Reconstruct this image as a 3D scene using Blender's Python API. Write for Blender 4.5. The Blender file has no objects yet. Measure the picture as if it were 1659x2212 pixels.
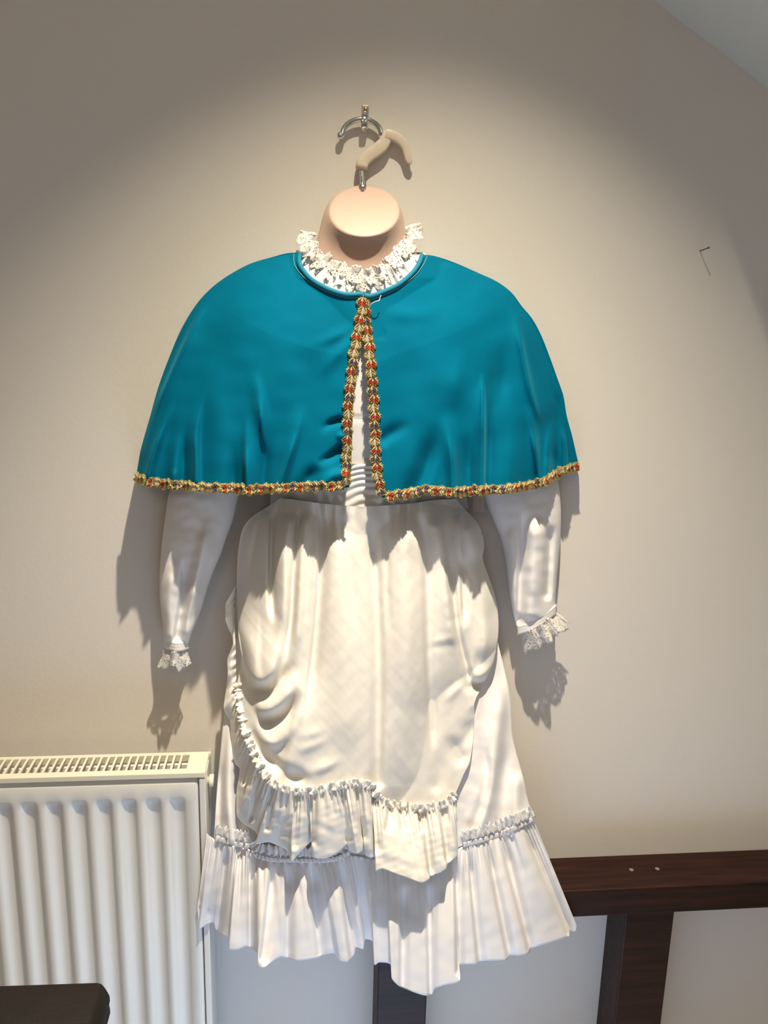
import bpy, bmesh, math, random
import numpy as np
from mathutils import Vector, Matrix

random.seed(7)
rng = np.random.default_rng(11)
S = bpy.context.scene
COL = S.collection

# ------------------------------------------------------------------ camera
W, H, F = 1659.0, 2212.0, 1800.0
CAM = np.array([0.0, -1.25, 1.45])
_p, _y, _r = [math.radians(a) for a in (13.4, 5.8, 1.4)]
FW = np.array([math.sin(_y) * math.cos(_p), math.cos(_y) * math.cos(_p), -math.sin(_p)])
_rt = np.array([math.cos(_y), -math.sin(_y), 0.0])
_up = np.cross(_rt, FW)
RT = _rt * math.cos(_r) + _up * math.sin(_r)
UP = -_rt * math.sin(_r) + _up * math.cos(_r)
cam_d = bpy.data.cameras.new('camera')
cam_d.sensor_fit = 'VERTICAL'
cam_d.sensor_height = 36.0
cam_d.lens = F / H * 36.0
cam_d.clip_start = 0.02
cam = bpy.data.objects.new('camera', cam_d)
COL.objects.link(cam)
cam.matrix_world = Matrix(((RT[0], UP[0], -FW[0], CAM[0]), (RT[1], UP[1], -FW[1], CAM[1]),
                           (RT[2], UP[2], -FW[2], CAM[2]), (0, 0, 0, 1)))
S.camera = cam

# ------------------------------------------------------------------ world, lamps, exposure
S.view_settings.view_transform = 'Standard'
S.view_settings.look = 'None'
S.view_settings.gamma = 1.0
S.view_settings.use_curve_mapping = False
S.view_settings.exposure = 0.0
S.render.film_transparent = False
wd = bpy.data.worlds.new('daylight')
S.world = wd
wd.use_nodes = True
wd.node_tree.nodes['Background'].inputs[0].default_value = (0.62, 0.78, 1.0, 1)
wd.node_tree.nodes['Background'].inputs[1].default_value = 1.0


def lamp(name, typ, loc, energy, color, target=None, **kw):
    l = bpy.data.lights.new(name, typ)
    l.energy = energy
    l.color = color
    for k, v in kw.items():
        setattr(l, k, v)
    o = bpy.data.objects.new(name, l)
    COL.objects.link(o)
    o.location = loc
    if target is not None:
        o.rotation_euler = (Vector(target) - Vector(loc)).to_track_quat('-Z', 'Y').to_euler()
    return o


# ceiling downlight over the costume: the wide cone that draws the scallop on the wall, and its brighter core
DL = (0.15, -0.60, 2.50)
lamp('downlight_cone', 'SPOT', DL, 70, (1.0, 0.89, 0.66), (0.15, -0.60, 0.0),
     spot_size=math.radians(83), spot_blend=0.5, shadow_soft_size=0.014)
lamp('downlight_core', 'SPOT', DL, 150, (1.0, 0.86, 0.69), (0.10, -0.56, 0.0),
     spot_size=math.radians(69), spot_blend=1.0, shadow_soft_size=0.014)
# added warm fill for the ambient level; no lamp is known there
lamp('warm_fill', 'POINT', (-0.6, -2.3, 2.3), 8.0, (1.0, 0.76, 0.56), shadow_soft_size=0.2)
# daylight in the small high window of the rear wall
lamp('window_daylight', 'AREA', (1.05, -3.15, 2.2), 1.2, (0.62, 0.80, 1.0), (0.1, 0, 0.95),
     shape='RECTANGLE', size=0.5, size_y=0.5)
# added spot standing in for daylight bounced off the floor; no roof window exists
lamp('floor_bounce_spot', 'SPOT', (0.6, -2.0, 2.7), 2900, (0.36, 0.60, 1.0), (0.12, -0.62, 0.0),
     spot_size=math.radians(14), spot_blend=0.2, shadow_soft_size=0.05)


# ------------------------------------------------------------------ helpers
def P(px, py, d):
    """Point seen at photo pixel (px, py), d metres in front of the back wall."""
    px, py, d = np.broadcast_arrays(np.asarray(px, float), np.asarray(py, float), np.asarray(d, float))
    v = ((px - W / 2) / F)[..., None] * RT - ((py - H / 2) / F)[..., None] * UP + FW
    t = (-d - CAM[1]) / v[..., 1]
    return CAM + t[..., None] * v


def V(px, py, d):
    return Vector(P(px, py, d).tolist())


def depth_at_height(px, py, z):
    px, py = np.asarray(px, float), np.asarray(py, float)
    v = ((px - W / 2) / F)[..., None] * RT - ((py - H / 2) / F)[..., None] * UP + FW
    t = (z - CAM[2]) / v[..., 2]
    return -(CAM[1] + t * v[..., 1])


def cr(pts, n, closed=False):
    """Catmull-Rom through pts (k, m) resampled evenly by chord length."""
    p = np.asarray(pts, float)
    q = np.vstack([2 * p[0] - p[1], p, 2 * p[-1] - p[-2]])
    seg = np.linalg.norm(np.diff(p[:, :2], axis=0), axis=1) + 1e-6
    cum = np.concatenate([[0], np.cumsum(seg)])
    s = np.linspace(0, cum[-1], n)
    i = np.clip(np.searchsorted(cum, s, side='right') - 1, 0, len(p) - 2)
    t = ((s - cum[i]) / seg[i])[:, None]
    a, b, c, d = q[i], q[i + 1], q[i + 2], q[i + 3]
    return 0.5 * (2 * b + (c - a) * t + (2 * a - 5 * b + 4 * c - d) * t ** 2 + (3 * b - a - 3 * c + d) * t ** 3)


def at_param(pts, u):
    """Catmull-Rom through pts with uniform parameter (keeps matched control points matched)."""
    p = np.asarray(pts, float)
    q = np.vstack([2 * p[0] - p[1], p, 2 * p[-1] - p[-2]])
    x = np.asarray(u) * (len(p) - 1)
    i = np.clip(x.astype(int), 0, len(p) - 2)
    t = (x - i)[:, None]
    a, b, c, d = q[i], q[i + 1], q[i + 2], q[i + 3]
    k = 0.35
    m0, m1 = (c - a) * k, (d - b) * k
    return ((2 * t ** 3 - 3 * t ** 2 + 1) * b + (t ** 3 - 2 * t ** 2 + t) * m0 + (-2 * t ** 3 + 3 * t ** 2) * c
            + (t ** 3 - t ** 2) * m1)


def coons(top, bottom, left, right, nu, nv):
    """Patch of image positions; top/bottom run left to right, left/right run top to bottom."""
    T, B, L, R = cr(top, nu)[:, :2], cr(bottom, nu)[:, :2], cr(left, nv)[:, :2], cr(right, nv)[:, :2]
    u = np.linspace(0, 1, nu)[None, :, None]
    v = np.linspace(0, 1, nv)[:, None, None]
    g = ((1 - v) * T[None] + v * B[None] + (1 - u) * L[:, None] + u * R[:, None]
         - ((1 - u) * (1 - v) * T[0] + u * (1 - v) * T[-1] + (1 - u) * v * B[0] + u * v * B[-1]))
    return g[..., 0], g[..., 1], np.broadcast_to(u[..., 0], g.shape[:2]), np.broadcast_to(v[..., 0], g.shape[:2])


def fold(px, py, line, amp, wl, wr=None, t0=0.2, t1=0.2, power=2.0):
    """Height of a fold whose crest follows `line`; wl / wr are its widths to the left and right
    (seen while travelling down the line), t0 / t1 how soon it fades at its ends."""
    wr = wl if wr is None else wr
    ln = cr(line, 6 * len(line))[:, :2]
    PX_, PY_ = np.asarray(px), np.asarray(py)
    m = 2.7 * max(wl, wr)
    sel = ((PX_ > ln[:, 0].min() - m) & (PX_ < ln[:, 0].max() + m) & (PY_ > ln[:, 1].min() - m) & (PY_ < ln[:, 1].max() + m))
    full = np.zeros(PX_.shape)
    if not sel.any():
        return full
    px, py = PX_[sel], PY_[sel]
    q = np.stack([px, py], -1)
    a, b = ln[:-1], ln[1:]
    ab = b - a
    L2 = (ab ** 2).sum(-1)
    rel = q[..., None, :] - a
    t = np.clip((rel * ab).sum(-1) / L2, 0, 1)
    near = rel - t[..., None] * ab
    dist = np.sqrt((near ** 2).sum(-1))
    k = dist.argmin(-1)
    dm = np.take_along_axis(dist, k[..., None], -1)[..., 0]
    nk = np.take_along_axis(near, k[..., None, None], -2)[..., 0, :]
    abk = ab[k]
    sgn = abk[..., 1] * nk[..., 0] - abk[..., 0] * nk[..., 1]
    tk = (k + np.take_along_axis(t, k[..., None], -1)[..., 0]) / (len(ln) - 1)
    s = dm / np.where(sgn > 0, wr, wl)
    tap = np.ones_like(tk)
    if t0 > 0:
        tap = tap * np.clip(tk / t0, 0, 1)
    if t1 > 0:
        tap = tap * np.clip((1 - tk) / t1, 0, 1)
    tap = tap * tap * (3 - 2 * tap) if (t0 > 0 or t1 > 0) else tap
    full[sel] = amp * tap * np.exp(-s ** power)
    return full


def smooth_noise(px, py, scale, seed, octaves=2):
    r = np.random.default_rng(seed)
    out = np.zeros(np.shape(px))
    for o in range(octaves):
        for k in range(7):
            a = r.uniform(0, 2 * math.pi)
            f = (2 ** o) / scale * r.uniform(0.6, 1.5) * 2 * math.pi
            out = out + np.sin(px * math.cos(a) * f + py * math.sin(a) * f + r.uniform(0, 6.28)) / (7 * 1.8 ** o) * 1.6
    return out


def link(o, parent=None):
    COL.objects.link(o)
    if parent is not None:
        o.parent = parent
    return o


def mesh_obj(name, verts, faces, mat, parent=None, smooth=True):
    me = bpy.data.meshes.new(name)
    me.from_pydata([tuple(map(float, v)) for v in verts], [], faces)
    if mat is not None:
        me.materials.append(mat)
    if smooth:
        me.polygons.foreach_set('use_smooth', [True] * len(me.polygons))
    me.update()
    return link(bpy.data.objects.new(name, me), parent)


def grid_obj(name, pts, mat, parent=None, wrap_u=False, thick=0.0, flip=False):
    nv, nu = pts.shape[:2]
    idx = np.arange(nv * nu).reshape(nv, nu)
    if wrap_u:
        idx = np.concatenate([idx, idx[:, :1]], 1)
    a, b, c, d = idx[:-1, :-1], idx[:-1, 1:], idx[1:, 1:], idx[1:, :-1]
    f = np.stack([a, d, c, b], -1).reshape(-1, 4)
    if flip:
        f = f[:, ::-1]
    o = mesh_obj(name, pts.reshape(-1, 3).tolist(), f.tolist(), mat, parent)
    if thick:
        m = o.modifiers.new('thickness', 'SOLIDIFY')
        m.thickness = thick
        m.offset = -1.0
    return o


def box_verts(x0, x1, y0, y1, z0, z1):
    v = [(x0, y0, z0), (x1, y0, z0), (x1, y1, z0), (x0, y1, z0), (x0, y0, z1), (x1, y0, z1), (x1, y1, z1), (x0, y1, z1)]
    f = [(0, 3, 2, 1), (4, 5, 6, 7), (0, 1, 5, 4), (1, 2, 6, 5), (2, 3, 7, 6), (3, 0, 4, 7)]
    return v, f


def box_obj(name, x0, x1, y0, y1, z0, z1, mat, parent=None, bevel=0.0):
    v, f = box_verts(min(x0, x1), max(x0, x1), min(y0, y1), max(y0, y1), min(z0, z1), max(z0, z1))
    o = mesh_obj(name, v, f, mat, parent, smooth=False)
    if bevel:
        m = o.modifiers.new('edges', 'BEVEL')
        m.width = bevel
        m.segments = 3
        o.data.polygons.foreach_set('use_smooth', [True] * len(o.data.polygons))
        m.harden_normals = True
    return o


def multi_box(name, boxes, mat, parent=None):
    vs, fs = [], []
    for b in boxes:
        v, f = box_verts(*b)
        n = len(vs)
        vs += v
        fs += [tuple(i + n for i in q) for q in f]
    return mesh_obj(name, vs, fs, mat, parent, smooth=False)


def tube_obj(name, path, radius, mat, parent=None, sides=12, cap=True, flat=None):
    """Swept tube; radius a number or a list; flat=(a,b) gives an elliptic section (a across, b along the wall normal)."""
    p = np.asarray(path, float)
    n = len(p)
    rad = np.broadcast_to(np.asarray(radius, float), (n,))
    tan = np.gradient(p, axis=0)
    tan /= np.linalg.norm(tan, axis=1)[:, None] + 1e-9
    ref = np.array([0, 1.0, 0]) if flat is not None else None
    rings = []
    prev = None
    for i in range(n):
        t = tan[i]
        if ref is not None:
            nn = ref - t * (ref @ t)
        elif prev is None:
            h = np.array([0, 0, 1.0]) if abs(t[2]) < 0.9 else np.array([1.0, 0, 0])
            nn = h - t * (h @ t)
        else:
            nn = prev - t * (prev @ t)
        nn /= np.linalg.norm(nn) + 1e-9
        prev = nn
        bb = np.cross(t, nn)
        ang = np.linspace(0, 2 * math.pi, sides, endpoint=False)
        if flat is None:
            rings.append(p[i] + rad[i] * (np.cos(ang)[:, None] * nn + np.sin(ang)[:, None] * bb))
        else:
            ca, sa = np.cos(ang), np.sin(ang)
            ca = np.sign(ca) * np.abs(ca) ** 0.55
            sa = np.sign(sa) * np.abs(sa) ** 0.55
            rings.append(p[i] + rad[i] * (flat[1] * ca[:, None] * nn + flat[0] * sa[:, None] * bb))
    pts = np.array(rings)
    idx = np.arange(n * sides).reshape(n, sides)
    nx = np.roll(idx, -1, axis=1)
    f = np.stack([idx[:-1], nx[:-1], nx[1:], idx[1:]], -1).reshape(-1, 4).tolist()
    if cap:
        f.append(idx[0].tolist()[::-1])
        f.append(idx[-1].tolist())
    return mesh_obj(name, pts.reshape(-1, 3).tolist(), f, mat, parent)


def thing(name, label, cat, loc, group=None):
    o = bpy.data.objects.new(name, None)
    o.empty_display_size = 0.05
    link(o)
    o.location = loc
    o['label'] = label
    o['category'] = cat
    if group:
        o['group'] = group
    bpy.context.view_layer.update()
    return o


def keep(o, parent):
    """Parent while keeping the world position."""
    o.parent = parent
    o.matrix_parent_inverse = Matrix.Translation(-world_origin(parent))
    return o


def world_origin(o):
    v = Vector((0, 0, 0))
    while o is not None:
        v = v + o.location
        if o.parent is None:
            break
        o = None if o.parent is None else o.parent
    return v


def part(o, parent, label=None, kind=None):
    if parent.parent is None:
        o.parent = parent
        o.matrix_parent_inverse = Matrix.Translation(-parent.location)
    else:                       # parent is itself a part sitting at the world origin
        o.parent = parent
    if label:
        o['label'] = label
    if kind:
        o['kind'] = kind
    return o


def structure(o, label=None):
    o['kind'] = 'structure'
    if label:
        o['label'] = label
    return o


# ------------------------------------------------------------------ materials
def new_mat(name):
    m = bpy.data.materials.new(name)
    m.use_nodes = True
    return m, m.node_tree.nodes, m.node_tree.links, m.node_tree.nodes['Principled BSDF']


def basic(name, col, rough=0.6, metal=0.0, var=0.06, vscale=20.0, bump=0.0, bscale=200.0, stretch=(1, 1, 1), **kw):
    m, N, L, b = new_mat(name)
    b.inputs['Roughness'].default_value = rough
    b.inputs['Metallic'].default_value = metal
    for k, v in kw.items():
        b.inputs[k].default_value = v
    tc = N.new('ShaderNodeTexCoord')
    mp = N.new('ShaderNodeMapping')
    mp.inputs['Scale'].default_value = stretch
    L.new(tc.outputs['Object'], mp.inputs[0])
    nz = N.new('ShaderNodeTexNoise')
    nz.inputs['Scale'].default_value = vscale
    nz.inputs['Detail'].default_value = 4
    L.new(mp.outputs[0], nz.inputs['Vector'])
    mx = N.new('ShaderNodeMix')
    mx.data_type = 'RGBA'
    c = np.array(col)
    mx.inputs[6].default_value = (*np.clip(c * (1 - var), 0, 1), 1)
    mx.inputs[7].default_value = (*np.clip(c * (1 + var), 0, 1), 1)
    L.new(nz.outputs[0], mx.inputs[0])
    L.new(mx.outputs[2], b.inputs['Base Color'])
    if bump:
        n2 = N.new('ShaderNodeTexNoise')
        n2.inputs['Scale'].default_value = bscale
        n2.inputs['Detail'].default_value = 3
        L.new(mp.outputs[0], n2.inputs['Vector'])
        bp = N.new('ShaderNodeBump')
        bp.inputs['Strength'].default_value = bump
        bp.inputs['Distance'].default_value = 0.002
        L.new(n2.outputs[0], bp.inputs['Height'])
        L.new(bp.outputs[0], b.inputs['Normal'])
    return m


def lace_mat(name, col, scale, thresh):
    m = basic(name, col, rough=0.85, var=0.05, vscale=60, bump=0.3, bscale=500)
    N, L = m.node_tree.nodes, m.node_tree.links
    b = N['Principled BSDF']
    tc = N.new('ShaderNodeTexCoord')
    vo = N.new('ShaderNodeTexVoronoi')
    vo.inputs['Scale'].default_value = scale
    L.new(tc.outputs['Object'], vo.inputs['Vector'])
    lt = N.new('ShaderNodeMath')
    lt.operation = 'GREATER_THAN'
    lt.inputs[1].default_value = thresh
    L.new(vo.outputs['Distance'], lt.inputs[0])
    L.new(lt.outputs[0], b.inputs['Alpha'])
    return m


M = {}
M['wall'] = basic('wall_paint', (0.79, 0.745, 0.69), 0.9, var=0.02, vscale=3, bump=0.12, bscale=120)
M['ceiling'] = basic('ceiling_paint', (0.72, 0.72, 0.66), 0.9, var=0.02, vscale=3, bump=0.2, bscale=120)
M['floor'] = basic('floor_carpet', (0.55, 0.53, 0.50), 0.95, var=0.12, vscale=60, bump=0.5, bscale=500)
M['white'] = basic('white_cotton', (0.90, 0.885, 0.89), 0.9, var=0.02, vscale=30, bump=0.15, bscale=900)
M['cream'] = basic('cream_overskirt', (0.88, 0.855, 0.81), 0.85, var=0.02, vscale=25, bump=0.12, bscale=900)
M['lace'] = lace_mat('white_lace', (0.74, 0.72, 0.69), 300, 0.33)
M['trimlace'] = lace_mat('lace_trim', (0.86, 0.84, 0.84), 420, 0.22)
M['skin'] = basic('beige_plastic', (0.59, 0.425, 0.35), 0.5, var=0.015, vscale=8)
M['hookplastic'] = basic('cream_plastic', (0.72, 0.62, 0.51), 0.4, var=0.02, vscale=20)
M['chrome'] = basic('chrome', (0.75, 0.75, 0.76), 0.14, 1.0, var=0.05, vscale=40)
M['steel'] = basic('steel', (0.55, 0.53, 0.50), 0.35, 1.0, var=0.15, vscale=150)
M['enamel'] = basic('white_enamel', (0.80, 0.785, 0.74), 0.35, var=0.015, vscale=6)
M['enamel_old'] = basic('yellowed_enamel', (0.80, 0.755, 0.62), 0.4, var=0.03, vscale=8)
M['leather'] = basic('dark_leather', (0.012, 0.009, 0.008), 0.7, var=0.2, vscale=30, bump=0.3, bscale=300, **{'Specular IOR Level': 0.2})
M['nail'] = basic('dull_iron', (0.16, 0.15, 0.13), 0.5, 0.8, var=0.2, vscale=300)
M['label'] = basic('beige_card', (0.50, 0.42, 0.36), 0.8, var=0.05, vscale=60)
M['gold'] = basic('gold_thread', (0.85, 0.66, 0.26), 0.3, 0.8, var=0.35, vscale=900, bump=0.8, bscale=1600)
M['redthread'] = basic('red_thread', (0.46, 0.045, 0.02), 0.5, 0.15, var=0.4, vscale=900, bump=0.6, bscale=1600)
M['tape'] = basic('braid_tape', (0.22, 0.15, 0.07), 0.6, 0.3, var=0.3, vscale=500)
M['silver'] = basic('pale_thread', (0.70, 0.58, 0.42), 0.35, 0.5, var=0.35, vscale=900, bump=0.8, bscale=1600)
M['purple'] = basic('purple_thread', (0.13, 0.085, 0.15), 0.4, 0.3, var=0.4, vscale=900, bump=0.6, bscale=1600)
M['velvet_edge'] = basic('turquoise_binding', (0.0, 0.20, 0.33), 0.8, var=0.05, vscale=60)
M['sash'] = basic('sash_cotton', (0.86, 0.84, 0.82), 0.85, var=0.02, vscale=40)


def wood_mat():
    m, N, L, b = new_mat('dark_stained_timber')
    tc = N.new('ShaderNodeTexCoord')
    mp = N.new('ShaderNodeMapping')
    mp.inputs['Scale'].default_value = (1.2, 14, 14)
    L.new(tc.outputs['Object'], mp.inputs[0])
    nz = N.new('ShaderNodeTexNoise')
    nz.inputs['Scale'].default_value = 6
    nz.inputs['Detail'].default_value = 6
    L.new(mp.outputs[0], nz.inputs['Vector'])
    cr_ = N.new('ShaderNodeValToRGB')
    cr_.color_ramp.elements[0].position = 0.3
    cr_.color_ramp.elements[0].color = (0.008, 0.0025, 0.002, 1)
    cr_.color_ramp.elements[1].position = 0.75
    cr_.color_ramp.elements[1].color = (0.040, 0.011, 0.006, 1)
    L.new(nz.outputs[0], cr_.inputs[0])
    L.new(cr_.outputs[0], b.inputs['Base Color'])
    b.inputs['Roughness'].default_value = 0.5
    b.inputs['Specular IOR Level'].default_value = 0.25
    bp = N.new('ShaderNodeBump')
    bp.inputs['Strength'].default_value = 0.25
    bp.inputs['Distance'].default_value = 0.002
    L.new(nz.outputs[0], bp.inputs['Height'])
    L.new(bp.outputs[0], b.inputs['Normal'])
    return m


M['wood'] = wood_mat()


def velvet_mat():
    m = basic('turquoise_velvet', (0.0, 0.148, 0.262), 0.75, var=0.16, vscale=16, bump=0.25, bscale=1400)
    b = m.node_tree.nodes['Principled BSDF']
    b.inputs['Sheen Weight'].default_value = 0.3
    b.inputs['Sheen Roughness'].default_value = 0.35
    b.inputs['Sheen Tint'].default_value = (0.08, 0.65, 0.85, 1)
    b.inputs['Specular IOR Level'].default_value = 0.04
    return m


M['velvet'] = velvet_mat()

# ------------------------------------------------------------------ the room
RX0, RX1, RY0 = -2.3, 1.75, -3.2
structure(box_obj('wall_back', RX0, RX1, 0.0, 0.12, 0.0, 2.9, M['wall']))
structure(box_obj('floor', RX0, RX1, RY0, 0.0, -0.1, 0.0, M['floor']))
structure(box_obj('wall_left', RX0 - 0.12, RX0, RY0, 0.12, 0.0, 2.9, M['wall']))
structure(box_obj('wall_right', RX1, RX1 + 0.12, RY0, 0.12, 0.0, 2.9, M['wall']))
# rear wall with a small high window opening
wx0, wx1, wz0, wz1 = 0.75, 1.35, 1.9, 2.5
structure(multi_box('wall_rear', [(RX0, wx0, RY0 - 0.12, RY0, 0, 2.9), (wx1, RX1, RY0 - 0.12, RY0, 0, 2.9),
                                  (wx0, wx1, RY0 - 0.12, RY0, 0, wz0), (wx0, wx1, RY0 - 0.12, RY0, wz1, 2.9)], M['wall']))
# ceiling: flat, with a boxed-in slope coming down at the right
cA, cB = P(1410, 0, 0), P(1659, 190, 0)
sl = (cB[2] - cA[2]) / (cB[0] - cA[0])
zc = lambda x: cA[2] + sl * (x - cA[0])
structure(box_obj('ceiling', RX0, RX1, RY0, 0.0, 2.8, 2.9, M['ceiling']))
xk = cA[0] - 0.012
vs, fs = [], []
for yy in (-0.9, 0.0):
    vs += [(xk, yy, 2.8), (xk, yy, zc(xk)), (RX1, yy, zc(RX1)), (RX1, yy, 2.8)]
fs = [(0, 1, 5, 4), (1, 2, 6, 5), (2, 3, 7, 6), (3, 0, 4, 7), (0, 3, 2, 1), (4, 5, 6, 7)]
structure(mesh_obj('trim_4', vs, fs, M['ceiling'], smooth=False), 'sloping boxed-in ceiling section at upper right')

# dark timber rail and posts against the wall
rb = P(1400, 1843.6, 0)
zr = rb[2]
rail_d = float(depth_at_height(1400, 1917.6, zr))
zb = P(1400, 1975, rail_d)[2]
px_l = P(800, 1980, rail_d)[0]
structure(box_obj('trim_1', px_l, RX1, -rail_d, 0.0, zb, zr, M['wood'], bevel=0.004),
          'dark stained timber rail along the wall')
pd = rail_d - 0.012
for sx_, sy_ in ((1364, 1879), (1420, 1877)):
    q = P(sx_, sy_, float(depth_at_height(sx_, sy_, zr)))
    an = np.linspace(0, 2 * math.pi, 9)[:-1]
    vv = [(q[0] + 0.0038 * math.cos(a_) * (1 + 0.25 * math.sin(3 * a_)), q[1] + 0.0042 * math.sin(a_), zr + 0.0002) for a_ in an]
    sp_ = mesh_obj('paint_spot', vv, [tuple(range(8))], basic('pale_paint_spot', (0.22, 0.18, 0.15), 0.7), bpy.data.objects['trim_1'], smooth=False)


def post(name, xl, xr, ypix, label):
    x0, x1 = P(xl, ypix, pd)[0], P(xr, ypix, pd)[0]
    structure(box_obj(name, x0, x1, -pd, 0.0, 0.0, zb, M['wood'], bevel=0.003), label)


post('trim_2', 814.5, 921, 2180, 'dark timber post under the skirt hem')
post('trim_3', 1340, 1443, 2090, 'dark timber post under the rail at right')

# ------------------------------------------------------------------ radiator
rad = thing('radiator', 'white ribbed panel radiator with slotted top grille on the wall', 'radiator', (-0.45, -0.06, 0.15))
RD0, RD1 = 0.035, 0.098
rx = float(P(443, 1676, RD1)[0])
rz = float(P(430, 1623.5, RD0)[2])
lz = float(P(440, 1680, RD1)[2])          # underside of the top lip
rl = -1.05
# pressed front panel with recessed channels
xa, xb = float(P(23.5, 1740, RD1)[0]), float(P(400, 1740, RD1)[0])
pitch = (xb - xa) / 7
pr = float(P(428, 1690, RD1)[0])
z_top, z_bot = lz - 0.002, 0.16
zrec = float(P(300, 1733, RD1)[2])
xs, hs = [rl], [0.0]
k = 20
edges = [xb - i * pitch for i in range(22)][::-1]
for e in edges:
    for off, hgt in ((-0.0265, 0), (-0.0225, 0.5), (-0.0185, 1), (-0.011, 1.15), (-0.0045, 1), (-0.0015, 0.5), (0.0015, 0)):
        if e + off > rl + 0.002:
            xs.append(e + off)
            hs.append(hgt)
xs += [pr - 0.006, pr - 0.002, pr]
hs += [0, 0.15, 0.9]
zs = [z_top - 0.0, z_top - 0.004, z_top - 0.010, zrec + 0.006, zrec + 0.002, zrec - 0.004, zrec - 0.012] + list(np.linspace(zrec - 0.05, z_bot + 0.05, 6)) + [z_bot + 0.03, z_bot]
gs = [0, 0, 0, 0, 0.15, 0.75, 1] + [1] * 6 + [0, 0]
tp = [0.008, 0.002, 0] + [0] * 12
pts = np.zeros((len(zs), len(xs), 3))
for i, z in enumerate(zs):
    for j, x in enumerate(xs):
        last = j >= len(xs) - 2
        rec = hs[j] * 0.007 if last else hs[j] * gs[i] * 0.0075
        pts[i, j] = (x, -(RD1 - 0.002 - rec - tp[i]), z)
part(grid_obj('front_panel', pts, M['enamel'], thick=0.0015), rad)
part(box_obj('back_panel', rl, pr, -(RD0 + 0.012), -RD0, z_bot, z_top - 0.005, M['enamel']), rad)
part(box_obj('side_panel', pr + 0.0008, rx, -(RD1 - 0.001), -RD0 + 0.002, z_bot, rz - 0.011, M['enamel'], bevel=0.002), rad)
# top grille: frame strips, end plate and slats between the slots
gz = rz
g = part(multi_box('top_grille', [
    (rl, rx, -RD0 - 0.008, -RD0, gz - 0.012, gz), (rl, rx, -RD1, -RD1 + 0.014, lz, gz),
    (float(P(405, 1650, 0.07)[0]), rx, -RD1 + 0.014, -RD0 - 0.008, gz - 0.0018, gz)], M['enamel_old']), rad)
bm = g.modifiers.new('edges', 'BEVEL')
bm.width = 0.0015
bm.segments = 2
slat_v, slat_f = box_verts(-0.0016, 0.0016, -RD1 + 0.0135, -RD0 - 0.0075, -0.0018, 0)
slat_me = bpy.data.meshes.new('slat')
slat_me.from_pydata(slat_v, [], slat_f)
slat_me.materials.append(M['enamel_old'])
s0, s1 = float(P(405, 1652, 0.067)[0]), float(P(13, 1655, 0.067)[0])
sp = (s0 - s1) / 24.2
xx = s0 - sp
while xx > rl + 0.01:
    o = link(bpy.data.objects.new('slat', slat_me))
    o.location = (xx, 0, gz)
    o.parent = g
    xx -= sp
# convector fins glimpsed through the slots
part(multi_box('convector', [(x, x + 0.0012, -RD1 + 0.016, -RD0 - 0.014, z_bot + 0.05, gz - 0.022) for x in np.arange(rl + 0.01, pr - 0.01, 0.011)],
               M['enamel']), rad)
bv = V(444, 1686, 0.066)
part(tube_obj('bleed_plug', [(bv.x, bv.y, bv.z), (bv.x + 0.006, bv.y, bv.z), (bv.x + 0.0062, bv.y, bv.z), (bv.x + 0.0125, bv.y, bv.z)],
              [0.0062, 0.0062, 0.010, 0.010], M['enamel_old'], sides=8), rad)
br = V(447, 1700, 0.05)
part(box_obj('bracket', br.x - 0.002, br.x + 0.002, -0.06, -0.001, br.z - 0.03, br.z + 0.035, M['enamel'], bevel=0.001), rad)

# ------------------------------------------------------------------ dark leather chair in the corner
CD = 0.50
out = [(-260, 2133), (-100, 2128), (60, 2123), (210, 2118), (222, 2119), (231, 2132), (239, 2146), (240, 2154), (236, 2164), (240, 2172),
       (240.5, 2180), (236, 2195), (229, 2212), (219, 2250), (212, 2300), (206, 2360)]
P0 = [V(x, y, CD) for x, y in out]
zlow = P0[-1].z
P0.append(Vector((P(-260, 2133, CD)[0], -CD, zlow)))
ch = thing('leather_chair', 'dark brown leather chair back in front of the radiator', 'chair', (P0[0].x + 0.12, -CD - 0.2, 0))
nv_ = len(P0)
verts = [tuple(v) for v in P0] + [(v.x, v.y - 0.055, v.z) for v in P0]
faces = [tuple(range(nv_)), tuple(range(2 * nv_ - 1, nv_ - 1, -1))] + [(i, nv_ + i, nv_ + (i + 1) % nv_, (i + 1) % nv_) for i in range(nv_)]
o = mesh_obj('backrest', verts, faces, M['leather'])
bm_ = bmesh.new()
bm_.from_mesh(o.data)
bmesh.ops.recalc_face_normals(bm_, faces=bm_.faces)
bm_.to_mesh(o.data)
bm_.free()
md = o.modifiers.new('edges', 'BEVEL')
md.width = 0.006
md.segments = 3
md.limit_method = 'ANGLE'
part(o, ch)
cx0, cx1 = P0[0].x, P0[-2].x
part(box_obj('seat', cx0, cx1, -CD - 0.44, -CD - 0.02, zlow - 0.10, zlow, M['leather'], bevel=0.02), ch)
for lx in (cx0 + 0.03, cx1 - 0.03):
    for ly in (-CD - 0.40, -CD - 0.05):
        part(box_obj('leg', lx - 0.018, lx + 0.018, ly - 0.018, ly + 0.018, 0, zlow - 0.095, M['wood'], bevel=0.003), ch)

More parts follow.
